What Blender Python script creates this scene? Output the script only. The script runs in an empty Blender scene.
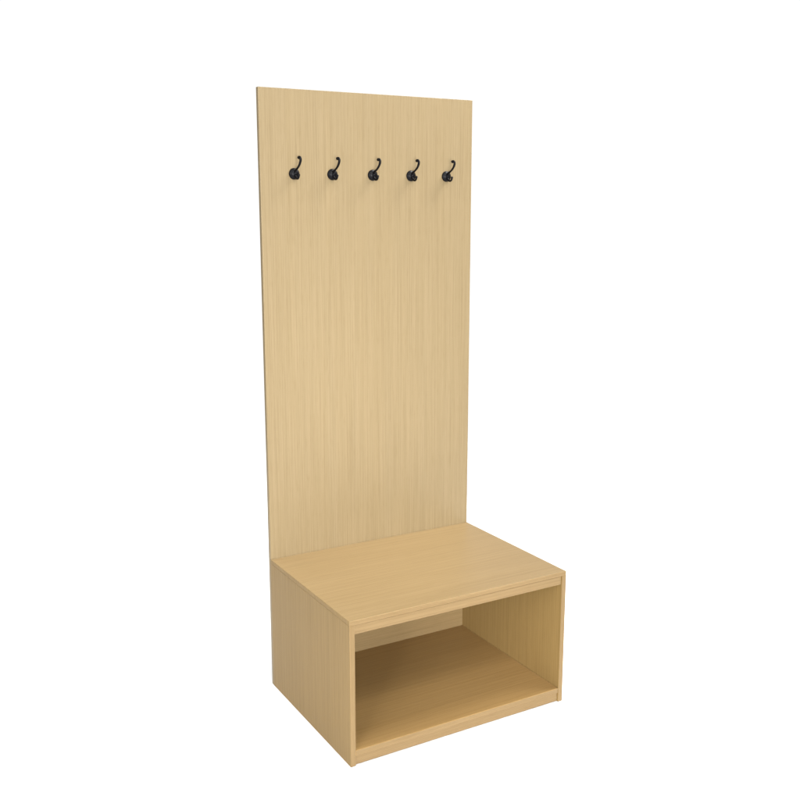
import bpy, bmesh, math, random
from mathutils import Vector
random.seed(4)
scene = bpy.context.scene
C = scene.collection

# ------------------------------------------------------------------ sizes (metres)
W, D, HB, HT = 0.732, 0.5360, 0.4238, 1.8318      # width, depth to the back panel, bench height, full height
TB, TS, TT = 0.0146, 0.0154, 0.0135               # back panel, sides, bench top thickness
ZS, TSH = 0.0462, 0.0165                          # shelf top height, shelf thickness
ZR = 0.3830                                       # underside of the top rail

# ------------------------------------------------------------------ materials
def node(nt, kind, **kw):
    n = nt.nodes.new(kind)
    for k, v in kw.items():
        setattr(n, k, v)
    return n

def wood(name, along, tone, gloss=0.12):
    """Pale straight-grained veneer; 'along' is the grain direction ('x' or 'z')."""
    m = bpy.data.materials.new(name); m.use_nodes = True
    nt = m.node_tree; L = nt.links.new
    b = nt.nodes['Principled BSDF']
    tc = node(nt, 'ShaderNodeTexCoord')
    oi = node(nt, 'ShaderNodeObjectInfo')
    off = node(nt, 'ShaderNodeVectorMath', operation='SCALE')
    off.inputs[0].default_value = (7.3, 5.1, 9.7)
    L(oi.outputs['Random'], off.inputs['Scale'])
    add = node(nt, 'ShaderNodeVectorMath', operation='ADD')
    L(tc.outputs['Object'], add.inputs[0]); L(off.outputs[0], add.inputs[1])

    def streak(across, length, detail, rough, distort=0.0):
        mp = node(nt, 'ShaderNodeMapping')
        mp.inputs['Scale'].default_value = (length, across, across) if along == 'x' else (across, across, length)
        L(add.outputs[0], mp.inputs['Vector'])
        n = node(nt, 'ShaderNodeTexNoise')
        n.inputs['Scale'].default_value = 1.0
        n.inputs['Detail'].default_value = detail
        n.inputs['Roughness'].default_value = rough
        n.inputs['Distortion'].default_value = distort
        L(mp.outputs[0], n.inputs['Vector'])
        return n.outputs['Fac']

    broad = streak(14, 0.5, 2, 0.5, 0.2)        # wide tonal bands of the veneer leaves
    fine = streak(460, 2.4, 1, 0.5)             # the grain lines
    pore = streak(500, 16, 2, 0.7)              # short dark pores
    hue = streak(35, 0.9, 2, 0.5)

    def ramp(src, p0, c0, p1, c1):
        r = node(nt, 'ShaderNodeValToRGB')
        r.color_ramp.elements[0].position = p0; r.color_ramp.elements[0].color = (*c0, 1)
        r.color_ramp.elements[1].position = p1; r.color_ramp.elements[1].color = (*c1, 1)
        L(src, r.inputs[0]); return r.outputs[0]

    def mult(a, bb, fac=1.0):
        x = node(nt, 'ShaderNodeMix', data_type='RGBA', blend_type='MULTIPLY')
        x.inputs[0].default_value = fac
        L(a, x.inputs[6]); L(bb, x.inputs[7]); return x.outputs[2]

    col = ramp(hue, 0.3, tone, 0.7, (tone[0], tone[1] * 0.993, tone[2] * 0.975))
    col = mult(col, ramp(broad, 0.3, (0.995, 0.994, 0.992), 0.7, (1.005, 1.005, 1.005)))
    col = mult(col, ramp(fine, 0.36, (0.895, 0.88, 0.85), 0.62, (1.04, 1.04, 1.04)))
    col = mult(col, ramp(pore, 0.30, (0.90, 0.88, 0.84), 0.48, (1.0, 1.0, 1.0)))
    L(col, b.inputs['Base Color'])
    b.inputs['Roughness'].default_value = 0.42
    b.inputs['Specular IOR Level'].default_value = gloss
    bp = node(nt, 'ShaderNodeBump')
    bp.inputs['Strength'].default_value = 0.10; bp.inputs['Distance'].default_value = 0.0006
    L(pore, bp.inputs['Height']); L(bp.outputs[0], b.inputs['Normal'])
    return m

M_PANEL = wood('panel_veneer', 'z', (0.218, 0.165, 0.091), 0.25)  # one wood; tone set apart per board to offset how light falls
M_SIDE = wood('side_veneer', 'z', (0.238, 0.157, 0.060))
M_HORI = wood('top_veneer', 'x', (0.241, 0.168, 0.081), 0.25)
M_SHELF = wood('shelf_veneer', 'x', (0.290, 0.181, 0.070), 0.2)  # browner: warm bounce light of the cubby put into the colour

def plain(name, col, rough, spec=0.5, metal=0.0, bump=0.0):
    m = bpy.data.materials.new(name); m.use_nodes = True
    nt = m.node_tree; b = nt.nodes['Principled BSDF']
    n = node(nt, 'ShaderNodeTexNoise'); n.inputs['Scale'].default_value = 90 if bump else 3
    n.inputs['Detail'].default_value = 4
    tc = node(nt, 'ShaderNodeTexCoord'); nt.links.new(tc.outputs['Object'], n.inputs['Vector'])
    r = node(nt, 'ShaderNodeValToRGB')
    r.color_ramp.elements[0].color = (*[c * 0.94 for c in col], 1); r.color_ramp.elements[0].position = 0.3
    r.color_ramp.elements[1].color = (*col, 1); r.color_ramp.elements[1].position = 0.7
    nt.links.new(n.outputs['Fac'], r.inputs[0]); nt.links.new(r.outputs[0], b.inputs['Base Color'])
    b.inputs['Roughness'].default_value = rough; b.inputs['Specular IOR Level'].default_value = spec
    b.inputs['Metallic'].default_value = metal
    if bump:
        bp = node(nt, 'ShaderNodeBump'); bp.inputs['Strength'].default_value = bump
        bp.inputs['Distance'].default_value = 0.0004
        nt.links.new(n.outputs['Fac'], bp.inputs['Height']); nt.links.new(bp.outputs[0], b.inputs['Normal'])
    return m

M_BLACK = plain('satin_black_metal', (0.003, 0.003, 0.004), 0.38, 0.12, 0.0, 0.15)
M_FLOOR = plain('white_floor', (0.94, 0.94, 0.94), 0.35, 0.5)

M_EDGE = wood('edge_band_dimmed_horizontal', 'x', (0.200, 0.136, 0.066))  # front faces toned darker to offset the strong front softbox
M_EDGE_V = wood('edge_band_dimmed_vertical', 'z', (0.200, 0.136, 0.066))  # same darkened tone for the upright front edges

# ------------------------------------------------------------------ mesh helpers
def obj(name, bm, mat, parent=None, smooth=False):
    me = bpy.data.meshes.new(name)
    bmesh.ops.recalc_face_normals(bm, faces=bm.faces)
    if smooth:
        for f in bm.faces: f.smooth = True
    bm.to_mesh(me); bm.free()
    me.materials.append(mat)
    o = bpy.data.objects.new(name, me); C.objects.link(o)
    if parent: o.parent = parent
    return o

def board(name, x0, x1, y0, y1, z0, z1, mat, parent, bev=0.0011, extra=()):
    """A board with softly eased edges."""
    bm = bmesh.new()
    bmesh.ops.create_cube(bm, size=1.0)
    for v in bm.verts:
        v.co = Vector((x0 + (v.co.x + .5) * (x1 - x0), y0 + (v.co.y + .5) * (y1 - y0), z0 + (v.co.z + .5) * (z1 - z0)))
    bmesh.ops.bevel(bm, geom=bm.edges[:], offset=bev, segments=3, profile=0.5, affect='EDGES')
    o = obj(name, bm, mat, parent)
    for side_mat, keep in extra:
        o.data.materials.append(side_mat)
        k = len(o.data.materials) - 1
        for p in o.data.polygons:
            if keep(p.normal): p.material_index = k
    return o

def tube(bm, pts, radii, seg=16, sub=6):
    """Smooth tapered rod in the y-z plane through pts (Catmull-Rom), round ends."""
    P = [Vector(p) for p in pts]
    Q, R = [], []
    for i in range(len(P) - 1):
        a = P[max(i - 1, 0)]; b = P[i]; c = P[i + 1]; d = P[min(i + 2, len(P) - 1)]
        for k in range(sub):
            t = k / sub
            Q.append(0.5 * ((2 * b) + (c - a) * t + (2 * a - 5 * b + 4 * c - d) * t * t + (3 * b - a - 3 * c + d) * t ** 3))
            R.append(radii[i] * (1 - t) + radii[i + 1] * t)
    Q.append(P[-1]); R.append(radii[-1])
    rings = []
    for i, q in enumerate(Q):
        t = (Q[min(i + 1, len(Q) - 1)] - Q[max(i - 1, 0)]).normalized()
        u = Vector((1, 0, 0)); v = t.cross(u).normalized()
        rings.append([bm.verts.new(q + (u * math.cos(2 * math.pi * k / seg) + v * math.sin(2 * math.pi * k / seg)) * R[i]) for k in range(seg)])
    for a, b in zip(rings, rings[1:]):
        for k in range(seg):
            bm.faces.new((a[k], a[(k + 1) % seg], b[(k + 1) % seg], b[k]))
    bm.faces.new(rings[0][::-1]); bm.faces.new(rings[-1])

def ball(bm, c, r, sc=(1, 1, 1)):
    g = bmesh.ops.create_uvsphere(bm, u_segments=20, v_segments=14, radius=r)
    for v in g['verts']:
        v.co = Vector((v.co.x * sc[0], v.co.y * sc[1], v.co.z * sc[2])) + Vector(c)

def lathe(bm, prof, seg=48):
    """Profile of (radius, distance out from the panel) turned round the y axis."""
    rings = []
    for r, o in prof:
        if r < 1e-6:
            rings.append([bm.verts.new((0, -o, 0))])
        else:
            rings.append([bm.verts.new((r * math.cos(2 * math.pi * k / seg), -o, r * math.sin(2 * math.pi * k / seg))) for k in range(seg)])
    for a, b in zip(rings, rings[1:]):
        for k in range(seg):
            j = (k + 1) % seg
            if len(b) == 1: bm.faces.new((a[k], a[j], b[0]))
            elif len(a) == 1: bm.faces.new((a[0], b[j], b[k]))
            else: bm.faces.new((a[k], a[j], b[j], b[k]))

# ------------------------------------------------------------------ the setting
bm = bmesh.new()
bmesh.ops.create_circle(bm, cap_ends=True, radius=2.7, segments=128)
for v in bm.verts: v.co += Vector((0.7, 0.9, 0))
fl = obj('floor', bm, M_FLOOR)
fl['kind'] = 'structure'
fl['label'] = 'plain bright white floor under the wooden coat rack bench'

# ------------------------------------------------------------------ the coat rack bench
rack = bpy.data.objects.new('coat_rack_bench', None); C.objects.link(rack)
rack.empty_display_size = 0.2
rack['label'] = 'pale wooden coat rack bench with tall back panel, open cubby and five black hooks'
rack['category'] = 'coat rack'

Z0 = 0.001
FRONT = lambda n: n.y < -0.85
ENDS = lambda n: abs(n.x) > 0.85
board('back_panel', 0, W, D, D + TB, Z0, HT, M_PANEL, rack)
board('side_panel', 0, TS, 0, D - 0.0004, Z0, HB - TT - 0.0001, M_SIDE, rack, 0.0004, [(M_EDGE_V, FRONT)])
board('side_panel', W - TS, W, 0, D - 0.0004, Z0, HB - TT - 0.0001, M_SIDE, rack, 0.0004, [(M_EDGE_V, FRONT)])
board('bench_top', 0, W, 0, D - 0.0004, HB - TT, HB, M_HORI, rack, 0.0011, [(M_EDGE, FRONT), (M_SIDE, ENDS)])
G = 0.0007
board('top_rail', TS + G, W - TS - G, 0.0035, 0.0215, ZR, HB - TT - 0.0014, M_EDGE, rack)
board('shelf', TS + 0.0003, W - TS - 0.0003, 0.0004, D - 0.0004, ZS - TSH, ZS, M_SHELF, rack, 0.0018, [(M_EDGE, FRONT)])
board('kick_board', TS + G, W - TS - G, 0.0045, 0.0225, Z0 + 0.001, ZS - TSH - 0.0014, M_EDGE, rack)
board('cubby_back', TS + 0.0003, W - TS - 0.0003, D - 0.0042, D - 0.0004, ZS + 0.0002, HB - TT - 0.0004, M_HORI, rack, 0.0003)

# one coat hook: arms (the hook itself) > back plate, screw
def make_hook():
    bm = bmesh.new()
    up = [(0, -0.006, 0.005), (0, -0.0150, 0.0105), (0, -0.0230, 0.0138), (0, -0.0315, 0.0180), (0, -0.0420, 0.0258), (0, -0.0483, 0.0350),
          (0, -0.0485, 0.0420), (0, -0.0442, 0.0458), (0, -0.0395, 0.0455)]
    tube(bm, up, [0.0044, 0.0037, 0.0031, 0.0030, 0.0033, 0.0036, 0.0035, 0.0033, 0.0033])
    ball(bm, (0, -0.0378, 0.0447), 0.0048)
    lo = [(0, -0.006, -0.005), (0, -0.0150, -0.0115), (0, -0.0225, -0.0143), (0, -0.0295, -0.0132), (0, -0.0338, -0.0090), (0, -0.0350, -0.0050)]
    tube(bm, lo, [0.0044, 0.0036, 0.0030, 0.0029, 0.0030, 0.0030])
    ball(bm, (0, -0.0350, -0.0042), 0.0038)
    h = obj('coat_hook', bm, M_BLACK, rack, True)
    bm = bmesh.new()
    lathe(bm, [(0.0, 0.0002), (0.0162, 0.0002), (0.0165, 0.0010), (0.0165, 0.0030), (0.0158, 0.0042), (0.0145, 0.0052), (0.0130, 0.0062),
               (0.0112, 0.0076), (0.0088, 0.0091), (0.0060, 0.0101), (0.0030, 0.0105), (0.0, 0.0106)])
    obj('back_plate', bm, M_BLACK, h, True)
    bm = bmesh.new()
    lathe(bm, [(0.0, 0.0098), (0.0034, 0.0098), (0.0034, 0.0114), (0.0026, 0.0124), (0.0, 0.0128)], 24)
    obj('screw', bm, M_BLACK, h, True)
    return h

hook0 = make_hook()
for i, x in enumerate((0.1058, 0.2300, 0.3668, 0.5030, 0.6338)):
    if i == 0:
        h = hook0
    else:
        h = hook0.copy(); C.objects.link(h); h.parent = rack
        for ch in list(hook0.children):
            c = ch.copy(); C.objects.link(c); c.parent = h
    h.location = (x, D, 1.5930)

# ------------------------------------------------------------------ camera
cam = bpy.data.cameras.new('camera'); co = bpy.data.objects.new('camera', cam); C.objects.link(co)
cam.sensor_width = 36.0; cam.sensor_fit = 'HORIZONTAL'
cam.lens = 972.13 / 800 * 36.0
cam.clip_start = 0.05; cam.clip_end = 500
co.location = (-1.08564, -2.14608, 1.49762)
co.rotation_euler = (math.pi / 2 - 0.195964, 0.0002, -0.523983)
scene.camera = co

# ------------------------------------------------------------------ light: white studio, fitted softboxes plus added fill lamps
def lamp(name, loc, target, size, power, col=(1, 1, 1)):
    l = bpy.data.lights.new(name, 'AREA'); l.shape = 'DISK'; l.size = size; l.energy = power; l.color = col
    o = bpy.data.objects.new(name, l); C.objects.link(o); o.location = loc
    o.rotation_euler = (Vector(target) - Vector(loc)).to_track_quat('-Z', 'Y').to_euler()
    return o
def around(az, el, d=5.0):
    a, e = math.radians(az), math.radians(el)
    return (0.37 + d * math.cos(e) * math.sin(a), 0.2 - d * math.cos(e) * math.cos(a), 0.6 + d * math.sin(e))
AIM = (0.37, 0.2, 0.6)
lamp('front_softbox', around(-20, 6), AIM, 2.0, 345)
lamp('key_lamp', around(-22, 34), AIM, 2.0, 50)
lamp('high_front_softbox', around(-6, 52), AIM, 2.0, 78)
lamp('left_softbox', around(-52, 18), AIM, 2.0, 78)
lamp('high_left_softbox', around(-55, 52), AIM, 2.0, 32)
sp = bpy.data.lights.new('corner_fill', 'SPOT'); sp.energy = 345; sp.spot_size = math.radians(25); sp.spot_blend = 1.0; sp.shadow_soft_size = 0.35  # added spot, brightens the seat and lower panel where they meet
so = bpy.data.objects.new('corner_fill', sp); C.objects.link(so); so.location = (-0.2, -1.7, 3.1)
so.rotation_euler = (Vector((0.34, 0.536, 0.62)) - so.location).to_track_quat('-Z', 'Y').to_euler()
lamp('overhead_softbox', (2.0, -0.1, 3.6), (0.37, 0.4, 0.4), 1.5, 174)
lamp('floor_fill_back', (-0.2, 3.2, 4.0), (-0.2, 1.9, 0), 2.5, 100)  # added to whiten the floor behind the bench
ac = bpy.data.lights.new('cubby_fill', 'SPOT'); ac.energy = 390; ac.spot_size = math.radians(13); ac.spot_blend = 1.0; ac.shadow_soft_size = 0.25  # added spot, brightens the right wall and shelf inside the cubby
ao = bpy.data.objects.new('cubby_fill', ac); C.objects.link(ao); ao.location = (-2.2, -2.6, 1.3)
ao.rotation_euler = (Vector((0.62, 0.16, 0.13)) - ao.location).to_track_quat('-Z', 'Y').to_euler()
lamp('floor_fill_left', (-2.4, 2.6, 4.0), (-1.2, 1.2, 0), 2.5, 60)  # added to lift the contact shade on the floor at the left
lamp('floor_fill_right', (4.2, 2.0, 4.5), (2.6, 1.6, 0), 2.5, 20)  # added to whiten the floor on the far right

# the bright white studio backdrop far behind; an added fill glow behind the camera, the rest dark
w = bpy.data.worlds.new('World'); scene.world = w; w.use_nodes = True
nt = w.node_tree; bg = nt.nodes['Background']
tc = node(nt, 'ShaderNodeTexCoord'); sx = node(nt, 'ShaderNodeSeparateXYZ')
nt.links.new(tc.outputs['Generated'], sx.inputs[0])
def smooth(src, lo, hi):
    r = node(nt, 'ShaderNodeMapRange', interpolation_type='SMOOTHSTEP')
    r.inputs[1].default_value = lo; r.inputs[2].default_value = hi
    nt.links.new(src, r.inputs[0]); return r.outputs[0]
dp = node(nt, 'ShaderNodeVectorMath', operation='DOT_PRODUCT'); dp.inputs[1].default_value = (0.6, 0.8, 0.0)
nt.links.new(tc.outputs['Generated'], dp.inputs[0])
mm = node(nt, 'ShaderNodeMath', operation='MULTIPLY')
nt.links.new(smooth(dp.outputs['Value'], 0.45, 0.72), mm.inputs[0])
nt.links.new(smooth(sx.outputs['Z'], 0.50, 0.25), mm.inputs[1])
mr = node(nt, 'ShaderNodeMapRange'); mr.inputs[3].default_value = 0.0; mr.inputs[4].default_value = 1.04
nt.links.new(mm.outputs[0], mr.inputs[0])
bg.inputs[0].default_value = (1, 1, 1, 1); fr = node(nt, 'ShaderNodeMath', operation='MULTIPLY_ADD')
nt.links.new(smooth(sx.outputs['Y'], 0.0, -0.5), fr.inputs[0]); fr.inputs[1].default_value = 0.48
nt.links.new(mr.outputs[0], fr.inputs[2]); nt.links.new(fr.outputs[0], bg.inputs[1])

vs = scene.view_settings
scene.display_settings.display_device = 'sRGB'
vs.view_transform = 'Standard'; vs.look = 'None'; vs.exposure = 0.0; vs.gamma = 1.0
scene.cycles.max_bounces = 12; scene.cycles.diffuse_bounces = 8
scene.cycles.use_denoising = True
